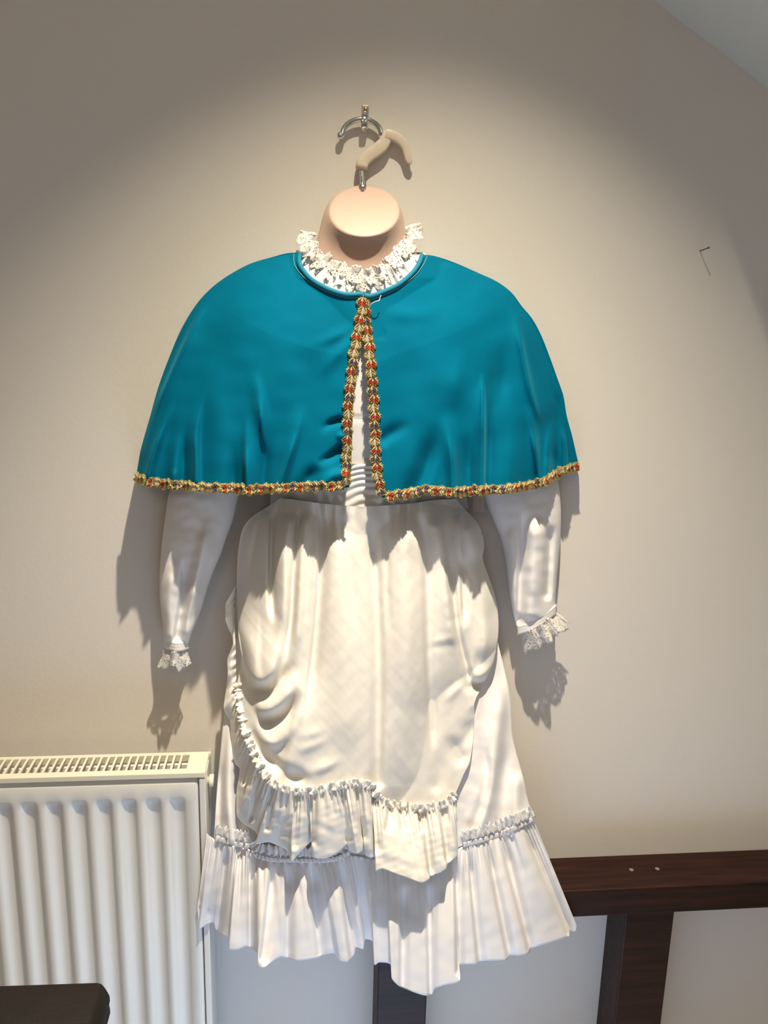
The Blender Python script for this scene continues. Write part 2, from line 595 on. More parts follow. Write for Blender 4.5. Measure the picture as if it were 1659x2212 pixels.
# ------------------------------------------------------------------ hook on the wall
hd = 0.0105                                  # distance of the hanger's hook from the wall
wh = thing('wall_hook', 'small metal hook fixed to wall above the torso form', 'hook', V(789, 245, 0))
a, b_ = V(782, 231, 0), V(796, 262, 0)
part(box_obj('back_plate', a.x, b_.x, -0.0025, 0, b_.z, a.z + 0.002, M['steel'], bevel=0.0008), wh)
pth = [V(789, 240, 0.002), V(789, 246, 0.003), V(789, 262, 0.004), V(788.5, 273, 0.006), V(787.5, 277, 0.0105), V(787, 273, 0.0155), V(787, 262, 0.0168),
       V(788, 248, 0.017)]
part(tube_obj('prong', cr([tuple(v) for v in pth], 30), 0.0036, M['chrome'], sides=12, flat=(1.2, 0.5)), wh)
part(tube_obj('screw', [V(790, 236, 0.0015), V(790, 236, 0.005)], [0.0035, 0.0025], basic('brass', (0.7, 0.5, 0.2), 0.3, 1.0), sides=12), wh)

# nail at right
nb = P(1512, 542, 0.0)
nl = tube_obj('nail', [nb, nb + [0.0005, -0.010, 0.001], nb + [0.002, -0.021, 0.003], nb + [0.0021, -0.0212, 0.003], nb + [0.0022, -0.0225, 0.0032]],
              [0.0009, 0.0009, 0.0009, 0.0017, 0.0015], M['nail'], sides=8)
nl['label'] = 'thin iron nail sticking out of the wall right of the cape'
nl['category'] = 'nail'

# ------------------------------------------------------------------ torso form with its hanger hook
tf = thing('torso_form', 'beige plastic torso form with slanted neck cap hanging from the wall hook', 'mannequin', V(785, 1080, 0.0))


def ring(cx, cy, rx_, ry_, dt, db, n=64):
    a = np.linspace(0, 2 * math.pi, n, endpoint=False)
    px, py = cx + rx_ * np.sin(a), cy - ry_ * np.cos(a)
    d = dt + (db - dt) * (1 - np.cos(a)) / 2
    return P(px, py, d)


ctr = P(787, 456, 0.0495)[None].repeat(64, 0)
rs = [ring(787, 456, 60, 44.5, 0.0190, 0.0770), ring(787, 456, 70, 51.5, 0.0160, 0.0805), ring(787, 456.5, 74.5, 55, 0.0145, 0.0820), ring(786.5, 458, 77, 57, 0.0130, 0.0800),
      ring(785.5, 465, 81, 65, 0.0122, 0.0730), ring(784.5, 476, 86, 75, 0.0125, 0.0672), ring(784, 490, 90, 84, 0.012, 0.0645), ring(783, 515, 95, 88, 0.012, 0.0670),
      ring(782, 545, 102, 88, 0.012, 0.070), ring(781, 590, 125, 80, 0.012, 0.076), ring(782, 640, 180, 70, 0.012, 0.078),
      ring(783, 700, 200, 60, 0.012, 0.080), ring(784, 780, 180, 50, 0.012, 0.082), ring(785, 900, 150, 40, 0.012, 0.076), ring(785, 990, 125, 35, 0.012, 0.070), ring(785, 1050, 125, 30, 0.012, 0.068)]
body = np.array([ctr * 0.3 + ring(787, 456, 0.02, 0.02, 0.0495, 0.0495) * 0.7] + rs)
part(grid_obj('body', body[:, :, :], M['skin'], wrap_u=True, flip=False), tf)
# chrome stem through a hole in the cap
st = [V(781, 362, hd), V(781.5, 372, hd), V(782.5, 390, hd), V(783, 404, 0.0145), V(783, 414, 0.020)]
stem = part(tube_obj('stem', [tuple(v) for v in st], 0.0031, M['chrome'], sides=14), tf)
for k in range(7):
    v0 = V(781.5 + k * 0.22, 369 + k * 4.2, hd)
    bpy_ring = tube_obj('thread_ring', [(v0.x, v0.y, v0.z + 0.0007), (v0.x, v0.y, v0.z), (v0.x, v0.y, v0.z - 0.0007)], [0.003, 0.0038, 0.003], M['chrome'], sides=14)
    part(bpy_ring, stem)
v0 = V(783, 403, 0.0145)
part(tube_obj('nut', [(v0.x, v0.y, v0.z + 0.002), (v0.x, v0.y - 0.0005, v0.z - 0.003), (v0.x, v0.y - 0.001, v0.z - 0.006)], [0.0058, 0.0062, 0.003], M['steel'], sides=8), tf)
# chrome arc
ang = np.linspace(math.radians(-177), math.radians(-8), 40)
ac = (781.5, 291)
arc = [tuple(V(ac[0] + 42 * math.cos(t), ac[1] + 33.5 * math.sin(t), hd)) for t in ang]
arc = [tuple(V(737.5, 296, hd))] + arc + [tuple(V(823, 297, hd))]
hk = part(tube_obj('hook_arc', arc, 0.0037, M['chrome'], sides=14), tf)
bl = V(737.5, 291, hd)
part(tube_obj('hook_tip', [(bl.x - 0.0015, bl.y, bl.z + 0.003), (bl.x - 0.0016, bl.y, bl.z), (bl.x - 0.0014, bl.y, bl.z - 0.0035), (bl.x - 0.0012, bl.y, bl.z - 0.006)],
              [0.0030, 0.0046, 0.0044, 0.002], M['chrome'], sides=14), tf)
# plastic S shaped grip and its curled tail
sleeve = [(838, 285), (834, 297), (828, 311), (816, 323), (801, 334), (790, 344), (783, 353), (781, 366)]
path = [tuple(V(x, y, hd)) for x, y in sleeve]
path = cr(path, 40)
part(tube_obj('hook_grip', path, np.interp(np.linspace(0, 1, 40), [0, 0.1, 0.25, 0.6, 0.85, 1], [0.0062, 0.0082, 0.0092, 0.0088, 0.0082, 0.0086]), M['hookplastic'],
              sides=20, flat=(1.0, 0.62)), tf)
tail = [(832, 290), (846, 293.5), (858, 299), (869, 309), (876, 322), (880, 337), (883, 347), (889, 353)]
path = cr([tuple(V(x, y, hd)) for x, y in tail], 40)
part(tube_obj('hook_tail', path, np.interp(np.linspace(0, 1, 40), [0, 0.2, 0.6, 0.85, 1], [0.0070, 0.0073, 0.0066, 0.0052, 0.0034]), M['hookplastic'],
              sides=20, flat=(1.0, 0.8)), tf)

# ------------------------------------------------------------------ the dress
dress = thing('dress', 'white cotton dress with lace collar and draped cream overskirt under the cape', 'dress', V(785, 2050, 0.0))


def tube_sheet(name, px, py, d, mat, parent, back=0.008, inset=3.0, thick=0.0, label=None):
    """Front cloth sheet continued round both sides and across the back, so that it is a closed garment tube."""
    nv, nu = px.shape
    cols_px, cols_py, cols_d = [px], [py], [d]
    add = []
    for side in (1, 0):
        j = -1 if side else 0
        sg = -1 if side else 1
        seq = []
        for t in (0.25, 0.5, 0.75, 0.92, 1.0):
            dd = d[:, j] + (np.minimum(back, d[:, j] * 0.93) - d[:, j]) * t
            seq.append((px[:, j] + sg * inset * t * t, py[:, j], dd))
        add.append(seq)
    right, left = add
    bk = []
    for t in (0.25, 0.5, 0.75):
        a, b = right[-1], left[-1]
        bk.append((a[0] * (1 - t) + b[0] * t, a[1] * (1 - t) + b[1] * t, np.minimum(a[2], b[2])))
    seq = right + bk + left[::-1]
    PX = np.concatenate([px] + [s[0][:, None] for s in seq], 1)
    PY = np.concatenate([py] + [s[1][:, None] for s in seq], 1)
    DD = np.concatenate([d] + [s[2][:, None] for s in seq], 1)
    o = grid_obj(name, P(PX, PY, DD), mat, wrap_u=True, thick=thick)
    return part(o, parent, label)


def body_d(px, py):
    hw = np.interp(py, [540, 600, 700, 900, 1100], [150, 215, 235, 215, 205])
    w_ = np.clip(np.abs(px - 785) / hw, 0, 1)
    return 0.018 + np.interp(py, [560, 620, 760, 900, 1100], [0.064, 0.074, 0.088, 0.086, 0.078]) * (1 - w_ ** 2.2)


def skirt_d(px, py):
    xc = np.interp(py, [1100, 1500, 1850, 2100], [785, 790, 805, 830])
    hw = np.interp(py, [1100, 1400, 1600, 1760, 1850, 2050], [215, 285, 315, 345, 365, 400])
    w_ = np.clip(np.abs(px - xc) / hw, 0, 1)
    e_ = np.interp(py, [1100, 1400, 1600, 1760, 1850, 2000], [0.020, 0.030, 0.062, 0.092, 0.099, 0.101])
    c_ = np.interp(py, [1100, 1300, 1600, 1850, 2000], [0.088, 0.098, 0.116, 0.138, 0.15])
    return e_ + (c_ - e_) * (1 - w_ ** 2.3)


# bodice -----------------------------------------------------------
px, py, u, v = coons([(640, 540), (672, 560), (720, 585), (785, 598), (850, 580), (895, 555), (915, 545)],
                     [(600, 1095), (785, 1100), (985, 1095)],
                     [(640, 540), (575, 620), (560, 720), (575, 900), (600, 1095)],
                     [(915, 545), (985, 620), (1010, 720), (1000, 900), (985, 1095)], 120, 90)
w = np.abs(2 * u - 1)
dB = body_d(px, py)
dB = dB + 0.0045 * np.clip(1 - v / 0.16, 0, 1) * np.sin(u * 95 + 4 * np.sin(u * 17)) * (1 - w ** 6)
dB = dB + fold(px, py, [(730, 905), (850, 905)], -0.003, 3, 3, 0, 0)
bod = tube_sheet('bodice', px, py, dB, M['white'], dress)

# shirred waistband ------------------------------------------------
px, py, u, v = coons([(600, 1000), (785, 1002), (985, 998)], [(582, 1098), (700, 1102), (785, 1097), (880, 1094), (1012, 1098)],
                     [(600, 1000), (588, 1050), (582, 1098)], [(985, 998), (1002, 1050), (1012, 1098)], 120, 70)
w = np.abs(2 * u - 1)
dW = body_d(px, py) + 0.004
ph = (py - 1000 + 6 * np.sin((px - 785) / 31) + 3 * np.sin(px / 11.0)) / 15.0 + 0.5 * np.sin(py / 23.0)
dW = dW + 0.0017 * np.abs(np.sin(ph * math.pi)) ** 1.5 * np.clip(1.2 - np.abs(px - 790) / 90, 0.15, 1)
tube_sheet('waistband', px, py, dW, M['sash'], dress)

# beige tab beside the waist ---------------------------------------
a, b_ = V(1022, 1070, 0.03), V(1045, 1106, 0.03)
part(box_obj('label_tab', a.x, b_.x, -0.0315, -0.03, b_.z, a.z, M['label'], bevel=0.0004), dress, 'small beige tab at the waist')

# sleeves ----------------------------------------------------------


def sleeve_mesh(lft, rgt, d_top, d_bot, r_top, r_bot, folds, flat_back):
    nu, nv = 90, 120
    Lc, Rc = cr(lft, nv), cr(rgt, nv)
    u = np.linspace(0, 1, nu)[None, :]
    v = np.linspace(0, 1, nv)[:, None]
    px = Lc[:, :1] * (1 - u) + Rc[:, :1] * u
    py = Lc[:, 1:2] * (1 - u) + Rc[:, 1:2] * u
    d = d_top + (d_bot - d_top) * v + (r_top + (r_bot - r_top) * v) * (np.sqrt(np.clip(1 - (2 * u - 1) ** 2, 0, 1)))
    for fd in folds:
        d = d + fold(px, py, *fd[0:1], **fd[1])
    d = d + 0.0012 * smooth_noise(px, py, 70, 5) * np.sqrt(np.clip(1 - (2 * u - 1) ** 2, 0, 1))
    return px, py, d


sl_L = [(430, 900), (400, 960), (366, 1062), (358, 1110), (350.6, 1166), (346, 1219), (344.6, 1257), (346, 1303), (352, 1349), (355, 1388)]
sl_R = [(560, 900), (540, 980), (514, 1076), (505, 1117), (490.5, 1158), (478, 1195), (464, 1228), (449.5, 1267), (440, 1301), (428, 1334), (415, 1365), (408, 1390)]
px, py, d = sleeve_mesh(sl_L, sl_R, 0.020, 0.036, 0.050, 0.020, [
    ([(398, 1200), (396, 1260), (390, 1320), (378, 1395)], dict(amp=-0.017, wl=6, wr=15, t0=0.3, t1=0.1)),
    ([(455, 1110), (440, 1180), (418, 1290), (396, 1390)], dict(amp=0.012, wl=14, wr=18, t0=0.25, t1=0.1)),
    ([(462, 1190), (440, 1250), (430, 1290), (405, 1370)], dict(amp=-0.007, wl=10, wr=10, t0=0.3, t1=0.2)),
    ([(370, 1210), (364, 1300), (368, 1390)], dict(amp=0.005, wl=12, wr=12, t0=0.3, t1=0.1))], 0.012)
sl1 = tube_sheet('sleeve', px, py, d, M['white'], dress, back=0.014)
sr_L = [(1000, 900), (1020, 980), (1047, 1074), (1064, 1120), (1078, 1153), (1087, 1185), (1093, 1219), (1099, 1267), (1103, 1296), (1110, 1332), (1117, 1364)]
sr_R = [(1140, 880), (1175, 960), (1205, 1040), (1212, 1100), (1211, 1160), (1207, 1210), (1203, 1250), (1201, 1280), (1200, 1295), (1200, 1303), (1201, 1314)]
px, py, d = sleeve_mesh(sr_L, sr_R, 0.016, 0.030, 0.048, 0.026, [
    ([(1128, 1100), (1126, 1180), (1122, 1260), (1118, 1360)], dict(amp=-0.014, wl=5, wr=14, t0=0.2, t1=0.1)),
    ([(1155, 1110), (1156, 1200), (1150, 1290), (1142, 1345)], dict(amp=0.009, wl=17, wr=20, t0=0.2, t1=0.1)),
    ([(1190, 1130), (1186, 1220), (1182, 1300)], dict(amp=-0.012, wl=10, wr=8, t0=0.2, t1=0.1)),
    ([(1102, 1130), (1110, 1230), (1116, 1340)], dict(amp=0.006, wl=12, wr=8, t0=0.2, t1=0.1))], 0.012)
sl2 = tube_sheet('sleeve', px, py, d, M['white'], dress, back=0.012)


def frill(name, path, up, down, period, amp, mat, parent, scallop=0.25, seed=1, nper=7, rows=7, jitter=0.35, kind=None, thick=0.0, free=1.0):
    """Gathered strip following path [(px, py, d)...]; up / down its reach in pixels across the path."""
    p0 = np.asarray(path, float)
    length = np.linalg.norm(np.diff(p0[:, :2], axis=0), axis=1).sum()
    n = max(12, int(length / period * nper))
    c = cr(p0, n)
    t = np.gradient(c[:, :2], axis=0)
    t /= np.linalg.norm(t, axis=1)[:, None] + 1e-9
    nrm = np.stack([t[:, 1], -t[:, 0]], -1)                # 'up' side when travelling right
    r = np.random.default_rng(seed)
    s = np.linspace(0, length, n)
    warp = np.zeros(n)
    for k in range(5):
        warp += r.uniform(-1, 1) * np.sin(s / (period * r.uniform(1.2, 5)) + r.uniform(0, 6.28)) * jitter
    def wob(scale):
        out = np.zeros(n)
        for k in range(5):
            out += r.uniform(0.6, 1.0) * np.sin(2 * math.pi * s / (scale * r.uniform(0.55, 1.9)) + r.uniform(0, 6.28))
        return out / 2.3
    ph = s / period * 2 * math.pi + warp * 2
    mixr = np.clip(1 - 1.6 * jitter, 0.0, 1.0)                 # how regular the gathers are
    base = mixr * np.sin(ph) + (1 - mixr) * wob(period)
    lat0 = mixr * np.cos(ph + 0.6) + (1 - mixr) * wob(period)
    e_up, e_dn = wob(period * 0.8), wob(period * 0.8)
    fine = wob(period * 0.3)
    PX, PY, D = [], [], []
    for i in range(rows):
        f = i / (rows - 1)
        across = up * (1 - f) - down * f
        edge = abs(2 * f - 1) ** 0.8
        sgn = 1 if f < 0.5 else -1
        dep = amp * (0.35 + edge * free) * base + amp * 0.25 * edge * fine
        lat = period * 0.16 * edge * lat0
        ac = across + sgn * edge * scallop * (up if sgn > 0 else down) * ((e_up if sgn > 0 else e_dn) + 0.35 * fine)
        PX.append(c[:, 0] + nrm[:, 0] * ac + t[:, 0] * lat)
        PY.append(c[:, 1] + nrm[:, 1] * ac + t[:, 1] * lat)
        D.append(c[:, 2] + dep)
    o = grid_obj(name, P(np.array(PX), np.array(PY), np.array(D)), mat, thick=thick)
    return part(o, parent, kind=kind)


def cuff(sl, l, r, dc, lace_path, up, down, seed):
    a, b = np.array(l), np.array(r)
    t = np.linspace(0, 1, 24)
    rows = []
    for k in range(9):
        f = k / 8
        bulge = 0.0012 * abs(math.sin(f * math.pi * 3))
        px = a[0] + (b[0] - a[0]) * t
        py = a[1] + (b[1] - a[1]) * t + np.sin(t * math.pi) * 8 + (f - 0.5) * 20
        d = dc + 0.020 * np.sin(t * math.pi) ** 0.7 + bulge
        rows.append(P(px, py, d))
    part(grid_obj('cuff_band', np.array(rows), M['white'], thick=0.002), sl)
    frill('cuff_lace', lace_path, up, down, 24, 0.0036, M['lace'], sl, scallop=0.22, seed=seed, nper=20, rows=11, jitter=0.5, thick=0.0006)


cuff(sl1, (354, 1388), (409, 1391), 0.036, [(351, 1413, 0.038), (364, 1417, 0.050), (379, 1418, 0.056), (394, 1417, 0.050), (407, 1413, 0.038)], 12, 27, 3)
cuff(sl2, (1116, 1362), (1203, 1315), 0.036, [(1126, 1380, 0.036), (1144, 1377, 0.052), (1163, 1367, 0.060), (1182, 1354, 0.056), (1197, 1340, 0.046), (1208, 1326, 0.036)], 15, 29, 4)

# lace collar ------------------------------------------------------
colp = [(664, 500, 0.030), (662, 518, 0.042), (676, 540, 0.058), (700, 563, 0.072), (735, 582, 0.086), (783, 594, 0.094), (820, 588, 0.092), (845, 566, 0.080), (866, 541, 0.062),
        (884, 520, 0.046), (892, 502, 0.034), (888, 484, 0.026)]
frill('collar_frill', colp, 15, 19, 30, 0.0058, M['lace'], bod, scallop=0.38, seed=21, nper=16, rows=11, jitter=0.55, thick=0.0006)
colp2 = [(668, 548, 0.045), (690, 574, 0.070), (725, 598, 0.084), (783, 614, 0.096), (835, 603, 0.088), (870, 575, 0.070), (896, 545, 0.045)]
frill('collar_frill', colp2, 13, 15, 28, 0.0045, M['lace'], bod, scallop=0.4, seed=8, nper=16, rows=11, jitter=0.55, thick=0.0006)

# underskirt -------------------------------------------------------
us_L = [(575, 1098), (540, 1240), (508, 1400), (485, 1540), (476, 1625), (470, 1690), (466, 1745), (462, 1815)]
us_R = [(1005, 1100), (1040, 1250), (1076, 1390), (1101, 1501), (1106, 1580), (1114, 1620), (1122, 1650), (1133, 1690), (1139, 1722), (1152, 1768)]
seam = [(462, 1815), (485, 1824), (536, 1830), (548, 1842), (575, 1858), (622, 1862), (672, 1862), (719, 1858), (752, 1846), (790, 1850), (815, 1858), (850, 1866), (900, 1868), (945, 1862),
        (975, 1842), (1003, 1828), (1039, 1818), (1081, 1804), (1111, 1792), (1152, 1772)]
px, py, u, v = coons([(575, 1098), (785, 1104), (1005, 1100)], seam, us_L, us_R, 170, 150)
w = np.abs(2 * u - 1)
dU = skirt_d(px, py)
for ln, amp, wl, wr in [([(1090, 1440), (1078, 1550), (1060, 1680), (1030, 1800)], 0.016, 22, 16), ([(1120, 1660), (1115, 1720), (1118, 1790)], 0.010, 12, 14),
                        ([(1046, 1590), (1050, 1700), (1020, 1800)], -0.012, 12, 9), ([(1092, 1600), (1086, 1700), (1080, 1800)], -0.008, 12, 14),
                        ([(500, 1560), (492, 1700), (500, 1815)], 0.012, 10, 12), ([(520, 1600), (516, 1720), (520, 1830)], -0.010, 9, 8), ([(478, 1640), (474, 1740), (474, 1810)], -0.006, 6, 6)]:
    dU = dU + fold(px, py, ln, amp, wl, wr, 0.3, 0.0)
dU = dU + 0.0008 * smooth_noise(px, py, 60, 9) * (1 - w ** 8)
usk = tube_sheet('underskirt', px, py, dU, M['white'], dress, back=np.interp(py[:, 0], [1100, 1650, 1840], [0.008, 0.02, 0.088]))


def along(line, d_line, n=60):
    return d_line


# hem ruffle of the underskirt -------------------------------------
# matched control points: seam x, seam y, hem x, hem y
RF = [(446, 1800, 426, 1962), (452, 1806, 428, 1985), (458, 1810, 430, 2007), (470, 1816, 445, 1998), (478, 1820, 460, 1993), (488, 1824, 467, 2008), (500, 1827, 480, 2020), (508, 1828, 494, 2024),
      (514, 1829, 494, 2050), (522, 1830, 514, 2051), (532, 1832, 532, 2044), (541, 1838, 545, 2050), (549, 1846, 557, 2062), (556, 1853, 557, 2087), (570, 1857, 574, 2088), (590, 1860, 606, 2067), (612, 1862, 640, 2075),
      (640, 1862, 676, 2071), (664, 1862, 705, 2061), (690, 1861, 723, 2060), (704, 1860, 735, 2075), (716, 1858, 752, 2077), (728, 1855, 765, 2063), (738, 1851, 770, 2046),
      (750, 1848, 785, 2050), (762, 1848, 789, 2029), (780, 1850, 806, 2036), (800, 1854, 808, 2083), (812, 1857, 820, 2079), (826, 1861, 843, 2083), (836, 1864, 846, 2113), (850, 1866, 861, 2129), (875, 1868, 890, 2142), (900, 1868, 915, 2150),
      (920, 1866, 932, 2149), (936, 1863, 938, 2136), (950, 1860, 961, 2128), (965, 1850, 987, 2123), (976, 1843, 994, 2112), (990, 1834, 992, 2085), (1003, 1828, 1012, 2083), (1012, 1825, 1032, 2082), (1018, 1823, 1040, 2076), (1032, 1820, 1066, 2075),
      (1046, 1816, 1095, 2073), (1054, 1813, 1104, 2063), (1066, 1809, 1124, 2064), (1078, 1804, 1141, 2060), (1086, 1801, 1149, 2048), (1106, 1794, 1187, 2037), (1130, 1783, 1229, 2022), (1140, 1779, 1232, 2012), (1147, 1776, 1244, 2011), (1153, 1772, 1247, 2002)]
RF = np.array(RF, float)
zl = P(430, 2007, 0.106)[2]
zrr = P(1246, 2006, 0.098)[2]
zhem = zl + (zrr - zl) * (RF[:, 2] - 430) / (1246 - 430)
dh = np.clip(depth_at_height(RF[:, 2], RF[:, 3], zhem), 0.100, 0.195)
uu = np.linspace(0, 1, 620)
top = at_param(RF[:, 0:2], uu)
hemp = at_param(np.column_stack([RF[:, 2:4], dh]), uu)
dU_seam = np.interp(top[:, 0], px[-1], dU[-1])
v = np.linspace(0, 1, 60)[:, None]
PXr = top[:, 0] * (1 - v) + hemp[:, 0] * v
PYr = top[:, 1] * (1 - v) + hemp[:, 1] * v
gather = 0.0028 * np.sin(uu * 2 * math.pi * 62 + 3 * np.sin(uu * 40)) * np.exp(-v / 0.22) * (1 - np.exp(-v / 0.03))
belly = np.sin(np.pi * np.clip(v, 0, 1)) * 0.006
dR = (dU_seam + 0.002) * (1 - v) + hemp[:, 2] * v + gather + belly
# extra sharp pleat lines
pl = [(1012, 1830, 1036, 2080), (1050, 1815, 1100, 2070), (1082, 1803, 1145, 2055), (1128, 1784, 1228, 2015), (870, 1905, 868, 2130), (925, 1905, 930, 2148),
      (540, 1840, 540, 2045), (590, 1862, 566, 2070), (620, 1862, 620, 2068), (668, 1862, 690, 2062), (733, 1854, 760, 2070), (488, 1825, 470, 2010), (985, 1845, 990, 2100)]
for (x0, y0, x1, y1) in pl:
    dR = dR + fold(PXr, PYr, [(x0, y0), ((x0 + x1) / 2, (y0 + y1) / 2), (x1, y1)], -0.013, 5, 13, 0.25, 0.0)
dR = dR + 0.0009 * smooth_noise(PXr, PYr, 90, 31) * np.clip(v * 3, 0, 1)
dR = np.maximum(dR, np.interp(PYr, [1765, 1845], [0.086, 0.096]))
dR = np.where(PXr < 452, np.maximum(dR, 0.103), dR)
# hem fold
dR = dR + 0.0004 * (v > 0.93)
ruf = part(grid_obj('hem_ruffle', P(PXr, PYr, dR), M['white'], thick=0.001), dress)
# back of the ruffle, near the wall
bx = np.linspace(0, 1, 140)
bt, bb = cr([(470, 1812), (600, 1800), (800, 1790), (1000, 1780), (1140, 1772)], 140), cr([(424, 1960), (600, 1985), (800, 1995), (1000, 1990), (1225, 1975)], 140)
vb = np.linspace(0, 1, 20)[:, None]
part(grid_obj('hem_ruffle', P(bt[:, 0] * (1 - vb) + bb[:, 0] * vb, bt[:, 1] * (1 - vb) + bb[:, 1] * vb, 0.089 + 0.003 * vb * np.sin(bx * 60) + np.where(bx < 0.12, 0.013, 0.0)), M['white'], thick=0.0008), dress)
# eyelet lace trim along the ruffle seam
sx = np.array([478, 500, 520, 536])
for seg, sd in (([(464, 1808), (483, 1812), (510, 1820), (538, 1824)], 41), ([(546, 1832), (558, 1846), (590, 1853), (640, 1855), (690, 1855), (725, 1851), (756, 1838)], 42),
                ([(1000, 1822), (1039, 1812), (1081, 1798), (1111, 1786), (1152, 1766)], 43)):
    pth = [(x, y, float(np.interp(x, px[-1], dU[-1])) + 0.005) for x, y in seg]
    tb = [(x, y + 4, d_ + 0.001) for x, y, d_ in pth]
    frill('lace_trim', tb, 5, 5, 9, 0.0008, M['trimlace'], usk, scallop=0.1, seed=sd, nper=8, rows=5, jitter=0.1, thick=0.0012)
    frill('lace_trim', [(x, y - 14, d_) for x, y, d_ in pth], 13, 10, 13, 0.0028, M['trimlace'], usk, scallop=0.3, seed=sd + 7, nper=9, rows=7, thick=0.0006)

# overskirt --------------------------------------------------------
os_top = [(606, 1076), (650, 1081), (700, 1088), (785, 1094), (880, 1088), (940, 1080), (985, 1078)]
os_L = [(606, 1076), (575, 1096), (547, 1114), (528, 1135), (517, 1170), (512, 1230), (512, 1300), (513, 1345), (518, 1395), (521, 1430), (512, 1476)]
os_R = [(985, 1078), (1012, 1108), (1033, 1132), (1046, 1173), (1043, 1207), (1055, 1244), (1070, 1289), (1077, 1342), (1074, 1390), (1063, 1439), (1044, 1478), (1026, 1515), (1025, 1547), (1022, 1600),
        (1015, 1645), (1003, 1670), (985, 1712)]
head = [(512, 1476), (521, 1525), (529, 1577), (544, 1614), (562, 1656), (585, 1688), (612, 1703), (648, 1710), (689, 1706), (734, 1697), (768, 1691), (797, 1697), (813, 1719), (832, 1734),
        (872, 1742), (910, 1745), (951, 1740), (974, 1727), (985, 1712)]
px, py, u, v = coons(os_top, head, os_L, os_R, 260, 300)
w = np.abs(2 * u - 1)
sidew = np.clip(1 - w ** 2.6, 0, 1)
xs_ = np.clip((py - 1100) / 600, 0, 1)
bulge = 0.028 + 0.030 * xs_
dO = bulge + (0.072 + 0.036 * xs_) * sidew
dO = np.maximum(dO, skirt_d(px, py) + 0.012)
dO = np.where(py < 1180, np.maximum(dO, body_d(px, np.minimum(py, 1098)) + 0.010), dO)
F_ = []
# gathers falling from the waist
F_ += [([(630, 1105), (616, 1180), (614, 1300), (606, 1400)], .010, 14, 10, .1, .3), ([(590, 1100), (586, 1200), (586, 1300), (592, 1350)], -.014, 6, 9, .1, .25), ([(560, 1120), (548, 1190), (540, 1260)], -.006, 7, 9, .2, .4),
       ([(660, 1105), (652, 1200), (645, 1350), (632, 1450)], .008, 13, 11, .1, .3), ([(648, 1095), (634, 1240), (628, 1340), (612, 1440)], -.011, 5, 7, .1, .3),
       ([(696, 1095), (690, 1250), (676, 1420), (650, 1600)], -.012, 6, 16, .1, .35), ([(720, 1110), (735, 1300), (748, 1500), (740, 1650)], .008, 40, 32, .15, .2),
       ([(802, 1110), (812, 1250), (818, 1450), (815, 1690)], -.012, 14, 12, .15, .0), ([(868, 1100), (876, 1250), (880, 1450), (874, 1700)], .012, 34, 34, .12, .35),
       ([(905, 1100), (922, 1220), (926, 1420), (936, 1650)], -.011, 9, 14, .1, .2), ([(942, 1110), (958, 1200), (966, 1300), (985, 1420)], .009, 16, 8, .1, .25),
       ([(972, 1200), (980, 1290), (990, 1370), (1008, 1440), (1016, 1480)], -.013, 6, 9, .15, .1), ([(1000, 1200), (1001, 1280), (1004, 1360)], -.010, 5, 9, .2, .3),
       ([(1010, 1115), (1032, 1220), (1046, 1330), (1040, 1440)], .013, 18, 20, .1, .15), ([(990, 1110), (992, 1160), (1000, 1230)], .006, 7, 7, .1, .3),
       ([(745, 1105), (752, 1200), (770, 1400)], -.004, 10, 12, .1, .4), ([(838, 1105), (836, 1250), (842, 1400)], -.004, 8, 8, .1, .4)]
PF = []
# left swag pouches: deep curved folds, full above, undercut beneath
PF += [([(514, 1300), (519, 1385), (530, 1432), (548, 1462), (567, 1470), (588, 1450), (602, 1395), (606, 1330)], .016, 8, 42, .35, .35),
       ([(528, 1472), (552, 1492), (580, 1496), (610, 1470), (632, 1420)], -.010, 12, 9, .25, .35),
       ([(545, 1508), (566, 1534), (592, 1530), (622, 1500), (642, 1440)], .013, 8, 26, .3, .45),
       ([(548, 1552), (572, 1560), (602, 1552), (634, 1520), (647, 1480)], -.010, 14, 9, .25, .35),
       ([(556, 1580), (585, 1606), (618, 1590), (645, 1530)], .010, 8, 24, .3, .45),
       ([(540, 1560), (560, 1618), (596, 1650), (612, 1672)], -.008, 14, 10, .3, .15),
       ([(650, 1440), (640, 1560), (628, 1620), (608, 1672)], .010, 10, 40, .45, .15),
       ([(640, 1592), (675, 1588), (712, 1568)], .003, 7, 12, .5, .5), ([(632, 1628), (675, 1612), (712, 1590)], .0035, 7, 12, .45, .5), ([(650, 1674), (700, 1660), (750, 1630)], .0035, 8, 14, .45, .5),
       ([(615, 1666), (640, 1680), (668, 1690)], -.007, 12, 12, .5, .5)]
# right side puff and creases
PF += [([(1074, 1320), (1072, 1395), (1056, 1442), (1032, 1464), (1014, 1442), (1010, 1380)], .012, 34, 8, .3, .4),
       ([(1058, 1466), (1035, 1480), (1006, 1472)], -.011, 9, 12, .3, .4), ([(1006, 1470), (985, 1490), (956, 1522)], .0035, 6, 9, .4, .5),
       ([(1005, 1478), (1018, 1510), (1024, 1545)], .005, 9, 8, .35, .35), ([(1022, 1550), (1005, 1598), (988, 1592)], -.006, 16, 14, .35, .45),
       ([(972, 1585), (985, 1625), (1006, 1655)], -.009, 12, 16, .45, .3), ([(955, 1302), (990, 1290)], .0014, 6, 6, .5, .5),
       ([(918, 1392), (960, 1382), (1000, 1378)], .0018, 5, 8, .4, .4), ([(918, 1404), (962, 1396), (1000, 1394)], -.0014, 6, 6, .4, .4), ([(958, 1347), (980, 1339), (998, 1335)], -.002, 6, 8, .4, .4),
       ([(835, 1580), (880, 1660), (920, 1712)], .0014, 8, 8, .5, .5), ([(945, 1600), (948, 1660), (940, 1720)], -.005, 16, 16, .5, .2)]


